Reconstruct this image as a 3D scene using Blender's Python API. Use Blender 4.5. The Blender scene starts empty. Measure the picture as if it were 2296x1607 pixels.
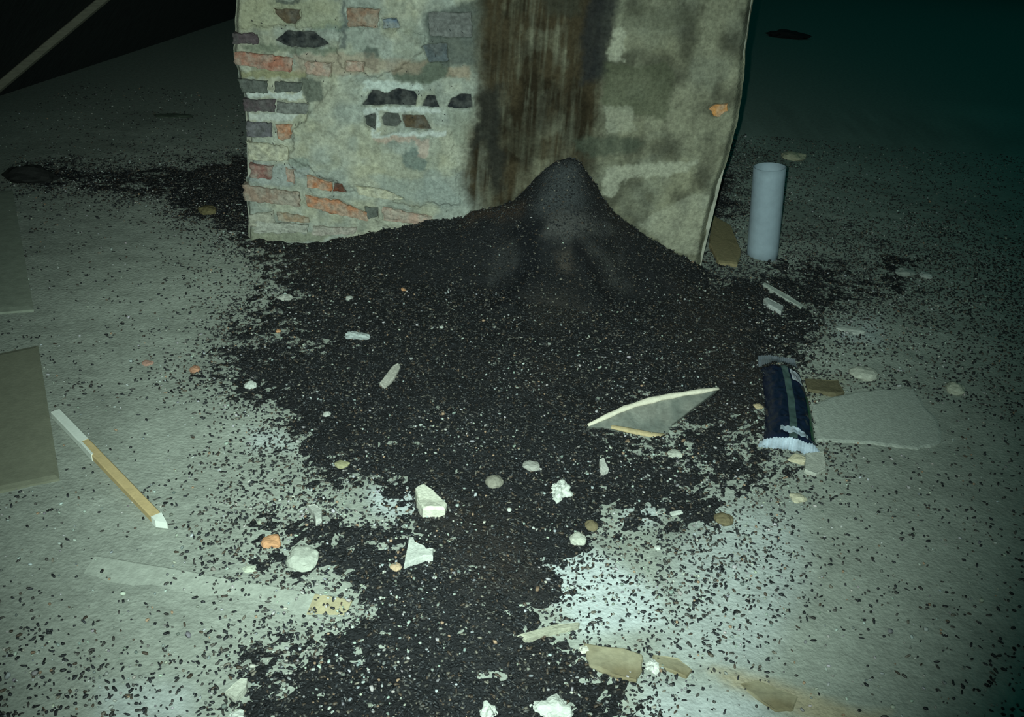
import bpy, bmesh, math, random
import numpy as np
from mathutils import Matrix, Vector, noise as mnoise

# ------------------------------------------------------------------ camera, world, light
scene = bpy.context.scene
COL = scene.collection
IW, IH, FPX = 2296.0, 1607.0, 2100.0
PITCH, ROLL, CAM_H = math.radians(28.0), math.radians(4.5), 1.3
EYE = np.array([0.0, 0.0, CAM_H])
FWD = np.array([0.0, math.cos(PITCH), -math.sin(PITCH)])
_U0 = np.array([0.0, math.sin(PITCH), math.cos(PITCH)])
_R0 = np.array([1.0, 0.0, 0.0])
RGT = math.cos(ROLL) * _R0 + math.sin(ROLL) * _U0
UPV = -math.sin(ROLL) * _R0 + math.cos(ROLL) * _U0

cam_data = bpy.data.cameras.new('camera')
cam = bpy.data.objects.new('camera', cam_data)
COL.objects.link(cam)
cam_data.sensor_width = 36.0
cam_data.lens = 36.0 * FPX / IW
cam_data.clip_start = 0.02
cam.matrix_world = Matrix([[RGT[0], UPV[0], -FWD[0], EYE[0]],
                           [RGT[1], UPV[1], -FWD[1], EYE[1]],
                           [RGT[2], UPV[2], -FWD[2], EYE[2]],
                           [0, 0, 0, 1]])
scene.camera = cam

world = bpy.data.worlds.new('world')
scene.world = world
world.use_nodes = True
world.node_tree.nodes['Background'].inputs[0].default_value = (0.03, 0.80, 0.78, 1)
world.node_tree.nodes['Background'].inputs[1].default_value = 0.045

def ray(px, py):
    d = FWD * FPX + RGT * (px - IW / 2) - UPV * (py - IH / 2)
    return d / np.linalg.norm(d)

# the phone's flash: a small torch just beside the lens
AIM = (1070, 760)
ld = bpy.data.lights.new('flash', 'SPOT')
ld.energy = 400.0
ld.color = (0.78, 1.0, 0.93)
ld.spot_size = math.radians(74)
ld.spot_blend = 1.0
ld.shadow_soft_size = 0.006
flash = bpy.data.objects.new('flash', ld)
COL.objects.link(flash)
_fp = EYE - RGT * 0.035 + UPV * 0.012
flash.location = _fp
_t = Vector(ray(*AIM))
flash.rotation_euler = _t.to_track_quat('-Z', 'Y').to_euler()

vs = scene.view_settings
vs.view_transform = 'Standard'
vs.look = 'None'
vs.exposure = 0.0
vs.gamma = 1.0
vs.use_curve_mapping = False

# ------------------------------------------------------------------ helpers
rng = np.random.default_rng(7)
random.seed(7)

def floor_pt(px, py, z=0.0):
    d = ray(px, py)
    return EYE + d * ((z - CAM_H) / d[2])

def plane_pt(px, py, p0, n):
    d = ray(px, py)
    return EYE + d * (np.dot(np.asarray(p0) - EYE, n) / np.dot(d, n))

def project(P):
    q = np.asarray(P) - EYE
    w = q @ FWD
    w = np.where(np.abs(w) < 1e-3, 1e-3, w)
    return IW / 2 + FPX * (q @ RGT) / w, IH / 2 - FPX * (q @ UPV) / w

def vnoise(x, y, seed=0):
    x = np.asarray(x, float); y = np.asarray(y, float)
    xi = np.floor(x).astype(np.int64); yi = np.floor(y).astype(np.int64)
    fx = x - xi; fy = y - yi
    fx = fx * fx * (3 - 2 * fx); fy = fy * fy * (3 - 2 * fy)
    def hsh(a, b):
        n = (a * 374761393 + b * 668265263 + seed * 1442695041) & 0xFFFFFFFF
        n = ((n ^ (n >> 13)) * 1274126177) & 0xFFFFFFFF
        n = n ^ (n >> 16)
        return (n & 0xFFFF) / 65535.0
    a = hsh(xi, yi); b = hsh(xi + 1, yi); c = hsh(xi, yi + 1); d = hsh(xi + 1, yi + 1)
    return (a * (1 - fx) + b * fx) * (1 - fy) + (c * (1 - fx) + d * fx) * fy

def fbm(x, y, seed=0, octv=4):
    s = 0; a = 0.5; t = 0
    for k in range(octv):
        s = s + a * vnoise(x * 2 ** k, y * 2 ** k, seed + 17 * k); t += a; a *= 0.5
    return s / t

def smooth(a, b, x):
    t = np.clip((x - a) / (b - a), 0, 1)
    return t * t * (3 - 2 * t)

def poly_sd(x, y, poly):
    """signed distance to a polygon, positive inside"""
    x = np.asarray(x, float); y = np.asarray(y, float)
    ins = np.zeros(x.shape, bool); dm = np.full(x.shape, 1e9)
    n = len(poly)
    for i in range(n):
        x0, y0 = poly[i]; x1, y1 = poly[(i + 1) % n]
        c = ((y0 > y) != (y1 > y))
        with np.errstate(divide='ignore', invalid='ignore'):
            xc = (x1 - x0) * (y - y0) / ((y1 - y0) if y1 != y0 else 1e-9) + x0
        ins ^= c & (x < xc)
        dx, dy = x1 - x0, y1 - y0
        t = np.clip(((x - x0) * dx + (y - y0) * dy) / (dx * dx + dy * dy + 1e-9), 0, 1)
        dm = np.minimum(dm, np.hypot(x - x0 - t * dx, y - y0 - t * dy))
    return np.where(ins, dm, -dm)

def make_mesh(name, verts, faces, mat, parent=None, cols=None, smooth_shade=True, loc=None):
    me = bpy.data.meshes.new(name)
    verts = np.asarray(verts, dtype=np.float32)
    if isinstance(faces, np.ndarray):
        nf, k = faces.shape
        me.vertices.add(len(verts)); me.vertices.foreach_set('co', verts.ravel())
        me.loops.add(nf * k); me.loops.foreach_set('vertex_index', faces.astype(np.int32).ravel())
        me.polygons.add(nf)
        me.polygons.foreach_set('loop_start', np.arange(0, nf * k, k, dtype=np.int32))
        me.polygons.foreach_set('loop_total', np.full(nf, k, dtype=np.int32))
        me.update(calc_edges=True)
    else:
        me.from_pydata([tuple(map(float, v)) for v in verts], [], faces)
        me.update()
    if smooth_shade:
        me.polygons.foreach_set('use_smooth', np.ones(len(me.polygons), dtype=bool))
    if cols is not None:
        at = me.color_attributes.new('Col', 'FLOAT_COLOR', 'POINT')
        c = np.ones((len(verts), 4), dtype=np.float32); c[:, :3] = cols
        at.data.foreach_set('color', c.ravel())
    me.materials.append(mat)
    o = bpy.data.objects.new(name, me)
    COL.objects.link(o)
    if parent is not None:
        o.parent = parent
    if loc is not None:
        o.location = loc
    return o

def tag(o, label=None, cat=None, group=None, kind=None):
    if label: o['label'] = label
    if cat: o['category'] = cat
    if group: o['group'] = group
    if kind: o['kind'] = kind
    return o

def empty(name, loc):
    o = bpy.data.objects.new(name, None)
    o.empty_display_size = 0.05
    o.location = [float(v) for v in loc]
    COL.objects.link(o)
    return o

def material(name, col=(0.5, 0.5, 0.5), rough=0.9, attr=False, nscale=60.0, namt=0.25, bump=0.3,
             bscale=150.0, bdist=0.004, metal=0.0, spec=0.3, tint2=None, stretch=None, alpha=1.0):
    m = bpy.data.materials.new(name); m.use_nodes = True
    nt = m.node_tree; N = nt.nodes; Lk = nt.links
    b = N['Principled BSDF']
    b.inputs['Roughness'].default_value = rough
    b.inputs['Metallic'].default_value = metal
    b.inputs['Specular IOR Level'].default_value = spec
    tc = N.new('ShaderNodeTexCoord')
    mp = N.new('ShaderNodeMapping')
    Lk.new(tc.outputs['Object'], mp.inputs['Vector'])
    if stretch: mp.inputs['Scale'].default_value = stretch
    nz = N.new('ShaderNodeTexNoise'); nz.inputs['Scale'].default_value = nscale
    nz.inputs['Detail'].default_value = 5.0; nz.inputs['Roughness'].default_value = 0.65
    Lk.new(mp.outputs[0], nz.inputs['Vector'])
    mr = N.new('ShaderNodeMapRange')
    mr.inputs[1].default_value = 0.25; mr.inputs[2].default_value = 0.75
    mr.inputs[3].default_value = 1.0 - namt; mr.inputs[4].default_value = 1.0 + namt
    Lk.new(nz.outputs[0], mr.inputs[0])
    mx = N.new('ShaderNodeMix'); mx.data_type = 'RGBA'; mx.blend_type = 'MULTIPLY'
    mx.inputs[0].default_value = 1.0
    if attr:
        at = N.new('ShaderNodeAttribute'); at.attribute_name = 'Col'
        src = at.outputs['Color']
        Lk.new(src, mx.inputs[6])
    else:
        if tint2 is not None:
            m2 = N.new('ShaderNodeMix'); m2.data_type = 'RGBA'
            nz2 = N.new('ShaderNodeTexNoise'); nz2.inputs['Scale'].default_value = nscale * 0.35
            nz2.inputs['Detail'].default_value = 3.0
            Lk.new(mp.outputs[0], nz2.inputs['Vector'])
            mr2 = N.new('ShaderNodeMapRange')
            mr2.inputs[1].default_value = 0.4; mr2.inputs[2].default_value = 0.6
            Lk.new(nz2.outputs[0], mr2.inputs[0]); Lk.new(mr2.outputs[0], m2.inputs[0])
            m2.inputs[6].default_value = (*col, 1); m2.inputs[7].default_value = (*tint2, 1)
            Lk.new(m2.outputs[2], mx.inputs[6])
        else:
            mx.inputs[6].default_value = (*col, 1)
    Lk.new(mr.outputs[0], mx.inputs[7])
    Lk.new(mx.outputs[2], b.inputs['Base Color'])
    if bump > 0:
        nb = N.new('ShaderNodeTexNoise'); nb.inputs['Scale'].default_value = bscale
        nb.inputs['Detail'].default_value = 4.0
        Lk.new(mp.outputs[0], nb.inputs['Vector'])
        bp = N.new('ShaderNodeBump'); bp.inputs['Strength'].default_value = bump
        bp.inputs['Distance'].default_value = bdist
        Lk.new(nb.outputs[0], bp.inputs['Height']); Lk.new(bp.outputs[0], b.inputs['Normal'])
    if alpha < 1: b.inputs['Alpha'].default_value = alpha
    return m

def grid_faces(nx, ny, keep=None):
    i = np.arange(nx - 1); j = np.arange(ny - 1)
    I, J = np.meshgrid(i, j)
    a = (J * nx + I).ravel()
    f = np.stack([a, a + 1, a + nx + 1, a + nx], 1)
    return f if keep is None else f[keep.ravel()]

# ------------------------------------------------------------------ droppings cover map (how thickly the floor is covered)
DROWS = {
 300: "011121 2222222222 3222222222",
 340: "012344 7777777777 5432222222",
 375: "277789 9999999999 7432222222",
 415: "378889 9999999999 8433222222",
 470: "222389 9999999999 9433333222",  # right of the chimney: droppings, and its shadow put in as full cover
 530: "111126 9999999999 4455554333",
 590: "111123 6999999999 6676765443",
 650: "111124 7899999999 9987765544",
 750: "111237 8899999999 9985445544",
 850: "222258 8899999999 9974444433",
 950: "111113 5899999976 8751112333",
 1050: "111114 5789999998 8864111222",
 1150: "221125 6756999978 7532222222",
 1250: "111115 7899999756 6532222222",
 1350: "222121 2379998456 6432222222",
 1450: "444445 7889998755 5311122233",
 1550: "655446 8889999874 2211123456",
 1700: "655456 8889999874 2211123466",
}
_dy = np.array(sorted(DROWS))
_dt = np.array([[int(c) for c in DROWS[k].replace(' ', '')][:24] + [3] * max(0, 24 - len(DROWS[k].replace(' ', ''))) for k in _dy], float) / 7.8
def cover(x, y):
    """cover 0..1 at floor points"""
    P = np.stack([x, y, np.zeros_like(x)], -1)
    px, py = project(P)
    px = px + 45 * (fbm(x * 7, y * 7, 3) - 0.5) * 2
    py = py + 35 * (fbm(x * 7, y * 7, 5) - 0.5) * 2
    cx = np.clip(px / 100.0, 0, 22.999); ci = cx.astype(int); fx = cx - ci
    ry = np.clip(np.searchsorted(_dy, py) - 1, 0, len(_dy) - 2)
    fy = np.clip((py - _dy[ry]) / (_dy[ry + 1] - _dy[ry]), 0, 1)
    a = _dt[ry, ci] * (1 - fx) + _dt[ry, np.minimum(ci + 1, 23)] * fx
    b = _dt[ry + 1, ci] * (1 - fx) + _dt[ry + 1, np.minimum(ci + 1, 23)] * fx
    return a * (1 - fy) + b * fy

# ------------------------------------------------------------------ chimney frame
PL = floor_pt(553, 540); PR = floor_pt(1572, 612)
WU = (PR - PL); WLEN = np.linalg.norm(WU); WU = WU / WLEN
WN = np.array([WU[1], -WU[0], 0.0])          # towards the viewer
def wall_uv(px, py):
    p = plane_pt(px, py, PL, WN)
    return (p - PL) @ WU, p[2]
def wall_pt(u, v, d=0.0):
    return PL + WU * u + np.array([0, 0, 1.0]) * v + WN * d

# ------------------------------------------------------------------ mound height
CONTOUR = [(560, 575), (640, 551), (720, 533), (830, 512), (960, 487), (1060, 466), (1120, 455), (1165, 445), (1195, 425),
           (1225, 380), (1250, 352), (1275, 345), (1295, 355), (1312, 385), (1335, 440), (1390, 478), (1430, 515),
           (1470, 552), (1520, 578), (1580, 606)]
_cp = []
for i in range(len(CONTOUR) - 1):
    for t in (0, 0.33, 0.66):
        a, b = CONTOUR[i], CONTOUR[i + 1]
        _cp.append(plane_pt(a[0] + (b[0] - a[0]) * t, a[1] + (b[1] - a[1]) * t, PL + WN * 0.012, WN))
_cp = np.array(_cp)
# a spur running out of the peak, splitting lower down
for (px, py, z) in [(1262, 440, 0.27), (1255, 500, 0.19), (1290, 560, 0.13), (1330, 620, 0.075), (1225, 590, 0.10), (1130, 660, 0.06)]:
    _cp = np.vstack([_cp, floor_pt(px, py, z)])
def mound(x, y):
    h = np.zeros_like(x)
    acc = np.zeros_like(x)
    for c in _cp:
        d = np.minimum(np.hypot(x - c[0], y - c[1]), 1.6)
        k = 0.56 + 0.75 * max(0.0, min(1.0, (c[2] - 0.17) / 0.12))
        s = c[2] - k * d + (0.16 if c[2] < 0.19 else 0.0) * d * d
        acc += np.exp(np.clip(s, -0.3, 1) * 70)
    h = np.log(acc) / 70 - 0.028
    return np.maximum(h, 0)

def floor_h(x, y):
    amp = (1 - smooth(2.0, 2.6, np.abs(x))) * (1 - smooth(4.2, 5.0, y))
    return amp * (0.010 * (fbm(x * 3, y * 3, 21, 3) - 0.5) + 0.006 * (fbm(x * 14, y * 14, 22, 3) - 0.5))

def layer_h(x, y):
    """thickness of the droppings layer, negative where the floor is bare"""
    c = cover(x, y) + 0.50 * (fbm(x * 20, y * 20, 31, 4) - 0.5) + 0.50 * (fbm(x * 70, y * 70, 33, 2) - 0.5)
    t = (c - 0.93) * 0.03
    m = mound(x, y)
    m = m + np.where(m > 0.01, 0.03 * (fbm(x * 8, y * 8, 41, 4) - 0.5) + 0.006 * (fbm(x * 60, y * 60, 42, 2) - 0.5), 0)
    return np.clip(t, -0.02, 0.012) + m

PLK_A = floor_pt(215, 1243, 0.008); PLK_B = floor_pt(790, 1342, 0.008)
PLK_D = (PLK_B - PLK_A) / np.linalg.norm(PLK_B - PLK_A); PLK_S = np.array([PLK_D[1], -PLK_D[0], 0.0])
PLK_W, PLK_T, PLK_K = 0.062, 0.018, 0.20
def surf(x, y):
    x = np.asarray(x, float); y = np.asarray(y, float)
    z = floor_h(x, y) + np.maximum(layer_h(x, y), 0)
    a = (x - PLK_A[0]) * PLK_D[0] + (y - PLK_A[1]) * PLK_D[1]; q = (x - PLK_A[0]) * PLK_S[0] + (y - PLK_A[1]) * PLK_S[1]
    on = (a > 0) & (a < np.linalg.norm(PLK_B - PLK_A)) & (q > 0) & (q < PLK_W)
    return np.where(on, np.maximum(z, PLK_A[2] - PLK_K * q), z)

def surf_pt(px, py):
    d = ray(px, py)
    t = np.concatenate([np.linspace(0.9, 6.0, 2400), np.linspace(6.0, 22.0, 1500)])
    P = EYE + d * t[:, None]
    z = surf(P[:, 0], P[:, 1])
    k = np.argmax(P[:, 2] < z)
    return P[k]

# ------------------------------------------------------------------ floor
M_floor = material('dusty_screed', attr=True, rough=0.95, nscale=45, namt=0.22, bump=0.5, bscale=120, bdist=0.006, spec=0.1)
def axis(lo, hi, fine, far_lo, far_hi):
    a = np.arange(lo, hi, fine)
    g1 = []; x = lo; s = fine
    while x > far_lo: s *= 1.25; x -= s; g1.append(x)
    g2 = []; x = hi; s = fine
    while x < far_hi: s *= 1.25; x += s; g2.append(x)
    return np.concatenate([np.array(g1[::-1]), a, np.array(g2)])
fx = axis(-2.2, 2.4, 0.017, -9, 12); fy = axis(0.7, 4.6, 0.017, -4, 17)
X, Y = np.meshgrid(fx, fy)
Z = floor_h(X, Y)
px, py = project(np.stack([X, Y, 0 * X], -1))
wx = px + 40 * (fbm(X * 9, Y * 9, 51) - 0.5); wy = py + 30 * (fbm(X * 9, Y * 9, 52) - 0.5)
base = np.array([0.32, 0.335, 0.285])
fc = base[None, None, :] * (0.72 + 0.56 * fbm(X * 2.5, Y * 2.5, 53))[..., None]
fc = fc * (0.85 + 0.3 * fbm(X * 16, Y * 16, 54))[..., None]
SOFT = 1.0
def paint(arr, poly, col, soft=18, amt=1.0, xx=None, yy=None):
    soft = soft * SOFT
    s = smooth(-soft, soft, poly_sd(wx if xx is None else xx, wy if yy is None else yy, poly)) * amt
    return arr * (1 - s[..., None]) + np.array(col)[None, None, :] * s[..., None]
near = (py > 250) & (py < 1800) & (px > -200) & (px < 2500)
LIME = (0.50, 0.535, 0.52); TAN = (0.38, 0.31, 0.19); OLIVE = (0.30, 0.28, 0.18)
for poly, c, soft, amt in [
    ([(1230, 1240), (1330, 1230), (1480, 1320), (1500, 1400), (1300, 1420), (1240, 1330)], LIME, 25, 0.9),
    ([(1600, 1130), (1780, 1150), (1800, 1300), (1700, 1500), (1500, 1480), (1520, 1250)], LIME, 60, 0.55),
    ([(1450, 1530), (1700, 1560), (1800, 1700), (1400, 1700)], LIME, 40, 0.7),
    ([(550, 960), (640, 975), (660, 1010), (560, 1010)], LIME, 20, 0.6),
    ([(220, 1530), (420, 1540), (420, 1640), (220, 1640)], LIME, 30, 0.5),
    ([(1860, 720), (1960, 715), (1980, 760), (1880, 770)], LIME, 25, 0.6),
    ([(830, 1105), (950, 1090), (960, 1150), (880, 1170), (830, 1150)], LIME, 18, 0.9),
    ([(1400, 1125), (1480, 1130), (1470, 1180), (1390, 1180)], LIME, 20, 0.7),
    ([(1590, 1490), (1700, 1510), (1990, 1600), (1900, 1640), (1640, 1545)], TAN, 14, 0.75),
    ([(1780, 840), (1890, 850), (1880, 890), (1790, 890)], OLIVE, 14, 0.5),
]:
    fc = paint(fc, poly, c, soft, amt)
fc = np.where(near[..., None], fc, base * 0.95)
floor = make_mesh('floor', np.stack([X.ravel(), Y.ravel(), Z.ravel()], 1), grid_faces(len(fx), len(fy)), M_floor, cols=fc.reshape(-1, 3))
tag(floor, 'pale dusty mortar floor of the loft around the heap', None, None, 'structure')

# ------------------------------------------------------------------ dark roof and far wall
M_roof = material('sooty_roof_boards', (0.035, 0.038, 0.036), rough=0.9, nscale=12, namt=0.5, bump=0.4, bscale=30, bdist=0.01, stretch=(1, 6, 1))
A = floor_pt(-40, 228); B = floor_pt(560, 30)
dirl = (B - A) / np.linalg.norm(B - A)
A2 = A - dirl * 5.0; B2 = B + dirl * 7.0
side = np.array([dirl[1], -dirl[0], 0.0])            # towards the room
slope = side * math.cos(math.radians(52)) + np.array([0, 0, 1]) * math.sin(math.radians(52))
rn = np.cross(dirl, slope); rn = rn / np.linalg.norm(rn)
if np.dot(rn, EYE - A) < 0: rn = -rn
def slab_quad(name, q, n, th, mat):
    q = [np.asarray(v) for v in q]
    vs_ = q + [v - n * th for v in q]
    return make_mesh(name, vs_, [(0, 1, 2, 3), (7, 6, 5, 4), (0, 4, 5, 1), (1, 5, 6, 2), (2, 6, 7, 3), (3, 7, 4, 0)], mat, smooth_shade=False)
roof = slab_quad('ceiling', [A2 - slope * 0.1, B2 - slope * 0.1, B2 + slope * 4.2, A2 + slope * 4.2], rn, 0.05, M_roof)
tag(roof, 'dark sloping underside of the roof at the left', None, None, 'structure')
yb = 15.0
wb = slab_quad('wall_back', [(-8, yb, -0.1), (12, yb, -0.1), (12, yb, 4.5), (-8, yb, 4.5)], np.array([0, -1.0, 0]), 0.2, M_roof)
tag(wb, 'black far wall of the loft', None, None, 'structure')

def bar_verts(p0, p1, w, t, up):
    p0 = np.asarray(p0, float); p1 = np.asarray(p1, float)
    d = (p1 - p0) / np.linalg.norm(p1 - p0)
    s = np.cross(d, up); s /= np.linalg.norm(s); n = np.cross(s, d)
    return d, s, n
def bevel_bar(name, p0, p1, w, t, up, mat, parent=None, b=0.15, nseg=10, wob=0.0, seed=0, loc=None):
    """a bar with chamfered long edges and a slightly uneven run"""
    d, s, n = bar_verts(p0, p1, w, t, up)
    c = b * min(w, t)
    prof = [(-w / 2 + c, -t / 2), (w / 2 - c, -t / 2), (w / 2, -t / 2 + c), (w / 2, t / 2 - c), (w / 2 - c, t / 2), (-w / 2 + c, t / 2), (-w / 2, t / 2 - c), (-w / 2, -t / 2 + c)]
    r = random.Random(seed); V = []; Fc = []
    base_ = np.zeros(3) if loc is None else np.asarray(loc)
    for i in range(nseg + 1):
        q = np.asarray(p0) + (np.asarray(p1) - np.asarray(p0)) * i / nseg
        k = 1 + wob * (r.random() - 0.5); o1 = wob * w * (r.random() - 0.5)
        for a, bb in prof: V.append(q + s * (a * k + o1) + n * bb * k - base_)
    m = len(prof)
    for i in range(nseg):
        for j in range(m):
            Fc.append((i * m + j, i * m + (j + 1) % m, (i + 1) * m + (j + 1) % m, (i + 1) * m + j))
    Fc.append(tuple(range(m - 1, -1, -1))); Fc.append(tuple(nseg * m + j for j in range(m)))
    return make_mesh(name, V, Fc, mat, parent=parent, smooth_shade=False, loc=loc)
M_rafter = material('old_rafter_wood', (0.30, 0.27, 0.20), nscale=20, namt=0.3, stretch=(1, 1, 8))
ra = plane_pt(-60, 243, A + rn * 0.021, rn); rb = plane_pt(290, -50, A + rn * 0.021, rn)
raf = bevel_bar('rafter', ra, rb, 0.036, 0.04, rn, M_rafter, wob=0.05)
tag(raf, 'thin pale rafter slanting up the dark roof at the far left', 'rafter')

# ------------------------------------------------------------------ chimney
M_plaster = material('crumbling_lime_plaster', attr=True, rough=0.95, nscale=80, namt=0.38, bump=0.7, bscale=140, bdist=0.006, spec=0.1)
chim = empty('chimney', (PL + PR) / 2)
tag(chim, 'broad brick chimney with crumbling plaster and a dark streak behind the heap', 'chimney')
CO = np.array(chim.location)

# exposed bricks: outline in the photo, colour, depth of the face (m, + is proud), kind
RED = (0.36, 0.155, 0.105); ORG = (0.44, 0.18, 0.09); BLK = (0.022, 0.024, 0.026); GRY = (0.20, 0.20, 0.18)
PUR = (0.10, 0.075, 0.08); BRN = (0.13, 0.095, 0.06); PAL = (0.47, 0.44, 0.32); PNK = (0.40, 0.27, 0.21); BLU = (0.13, 0.17, 0.22); DGR = (0.12, 0.13, 0.11)
BRICKS = [
 ([(521, 74), (577, 76), (579, 99), (521, 98)], PUR, 0.000),
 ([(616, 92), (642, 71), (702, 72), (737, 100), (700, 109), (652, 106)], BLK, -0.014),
 ([(523, 116), (572, 119), (655, 131), (654, 160), (610, 158), (528, 144)], RED, 0.003),
 ([(684, 138), (742, 142), (740, 172), (684, 164)], PNK, 0.0),
 ([(776, 136), (818, 138), (815, 161), (774, 160)], PNK, 0.001),
 ([(613, 20), (672, 22), (674, 40), (660, 56), (640, 52), (616, 30)], BRN, -0.004),
 ([(779, 16), (852, 22), (848, 62), (781, 58)], (0.26, 0.16, 0.11), 0.006),
 ([(857, 44), (890, 42), (897, 62), (860, 66)], BLU, -0.003),
 ([(532, 178), (600, 180), (598, 209), (542, 208)], DGR, 0.001),
 ([(615, 183), (676, 186), (674, 206), (614, 206)], DGR, 0.0),
 ([(545, 222), (617, 224), (616, 251), (548, 249)], PUR, 0.003),
 ([(620, 228), (692, 234), (688, 256), (620, 254)], GRY, 0.0),
 ([(549, 272), (611, 276), (610, 307), (552, 306)], (0.15, 0.14, 0.15), 0.002),
 ([(620, 279), (655, 278), (651, 308), (632, 315), (620, 306)], ORG, 0.003),
 ([(555, 319), (644, 328), (645, 361), (556, 358)], PAL, 0.004),
 ([(559, 368), (612, 371), (606, 402), (562, 398)], (0.26, 0.13, 0.11), 0.001),
 ([(641, 377), (660, 380), (658, 410), (641, 408)], PNK, 0.0),
 ([(545, 414), (672, 432), (672, 463), (548, 450)], (0.30, 0.21, 0.16), 0.006),
 ([(687, 392), (747, 411), (745, 429), (690, 420)], ORG, 0.002),
 ([(749, 412), (768, 411), (778, 432), (746, 430)], (0.14, 0.05, 0.03), -0.004),
 ([(685, 438), (756, 449), (822, 478), (826, 495), (760, 482), (688, 462)], (0.44, 0.20, 0.11), 0.004),
 ([(817, 465), (848, 466), (848, 487), (822, 492)], DGR, -0.002),
 ([(858, 464), (968, 486), (960, 504), (860, 494)], PNK, 0.003),
 ([(620, 474), (690, 486), (694, 500), (622, 494)], (0.34, 0.24, 0.16), 0.003),
 ([(798, 416), (862, 424), (905, 446), (880, 449), (806, 436)], PAL, 0.004),
 ([(556, 484), (612, 472), (616, 500), (556, 512)], (0.36, 0.34, 0.27), 0.004),
 ([(571, 494), (690, 504), (688, 522), (572, 522)], (0.40, 0.39, 0.33), 0.005),
 ([(700, 506), (800, 512), (796, 524), (702, 528)], (0.38, 0.33, 0.28), 0.004),
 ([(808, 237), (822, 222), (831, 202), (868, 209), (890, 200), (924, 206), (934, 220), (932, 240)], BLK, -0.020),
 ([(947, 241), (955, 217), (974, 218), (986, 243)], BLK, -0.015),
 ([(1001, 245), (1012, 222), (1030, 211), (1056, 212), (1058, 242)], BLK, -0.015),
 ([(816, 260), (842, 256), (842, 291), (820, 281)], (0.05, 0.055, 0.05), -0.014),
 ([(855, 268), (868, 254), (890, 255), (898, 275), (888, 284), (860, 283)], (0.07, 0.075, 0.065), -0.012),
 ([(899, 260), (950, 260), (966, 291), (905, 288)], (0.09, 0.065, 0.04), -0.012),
 ([(1590, 244), (1604, 234), (1632, 232), (1628, 246), (1612, 263), (1598, 258)], (0.62, 0.26, 0.07), 0.004),
 ([(945, 103), (1000, 98), (1004, 138), (960, 142)], (0.10, 0.115, 0.12), -0.010),
 ([(960, 28), (1055, 30), (1058, 84), (962, 82)], (0.17, 0.17, 0.16), -0.010),
]
# the plaster and mortar coat, with real holes down to the bricks
OUT_L = [(523, -400), (523, 0), (523, 60), (517, 110), (518, 132), (527, 160), (530, 190), (541, 212), (545, 270), (550, 310), (553, 350), (557, 384), (544, 406), (547, 440), (551, 500), (551, 530), (550, 640)]
OUT_R = [(1760, -400), (1694, 0), (1684, 55), (1674, 118), (1673, 185), (1664, 240), (1655, 290), (1640, 340), (1622, 400), (1605, 450), (1590, 510), (1578, 575), (1565, 680)]
def outline(pts):
    uv = np.array([wall_uv(*p) for p in pts]); o = np.argsort(uv[:, 1])
    return uv[o, 1], uv[o, 0]
lv, lu = outline(OUT_L); rv, ru = outline(OUT_R)
vmax = wall_uv(1100, -40)[1]
vv = np.concatenate([np.arange(-0.03, vmax, 0.0036), np.linspace(vmax, 2.6, 40)])
nu = 470
uu = np.linspace(0, 1, nu)
lb = np.interp(vv, lv, lu) + 0.004 * (vnoise(vv * 30, vv * 0, 61) - 0.5); rb_ = np.interp(vv, rv, ru) + 0.005 * (vnoise(vv * 25, vv * 0, 62) - 0.5)
Uc = lb[:, None] + (rb_ - lb)[:, None] * uu[None, :]
Vc = np.repeat(vv[:, None], nu, 1)
Pw = PL + WU * Uc[..., None] + np.array([0, 0, 1.0]) * Vc[..., None]
px, py = project(Pw)
nx_ = (fbm(Uc * 28, Vc * 28, 71) - 0.5); ny_ = (fbm(Uc * 28, Vc * 28, 72) - 0.5)
nf_ = fbm(Uc * 90, Vc * 90, 70, 3) - 0.5; ng_ = fbm(Uc * 90, Vc * 90, 69, 3) - 0.5
wx, wy = px + 24 * nx_ + 10 * nf_, py + 18 * ny_ + 10 * ng_
fx_, fy_ = px + 9 * nx_, py + 8 * ny_
dep = 0.012 * (fbm(Uc * 6, Vc * 6, 73) - 0.5) + 0.007 * (fbm(Uc * 30, Vc * 30, 74, 4) - 0.5)
# colours
SOFT = 0.45
c1 = np.array([0.38, 0.37, 0.285]); c2 = np.array([0.31, 0.325, 0.28])
t = smooth(0.35, 0.65, fbm(Uc * 7, Vc * 7, 75))[..., None]
pc = c1 * (1 - t) + c2 * t
t3 = smooth(0.52, 0.68, fbm(Uc * 9, Vc * 9, 78))[..., None] * 0.4
pc = pc * (1 - t3) + np.array([0.40, 0.37, 0.24]) * t3
t4 = smooth(0.58, 0.70, fbm(Uc * 12 + 5, Vc * 12, 79))[..., None] * 0.4
pc = pc * (1 - t4) + np.array([0.22, 0.24, 0.20]) * t4
pc = pc * (0.70 + 0.6 * fbm(Uc * 40, Vc * 40, 76))[..., None]
def ppaint(poly, col, soft=10, amt=1.0):
    global pc
    pc = paint(pc, poly, col, soft, amt, wx, wy)
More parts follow.
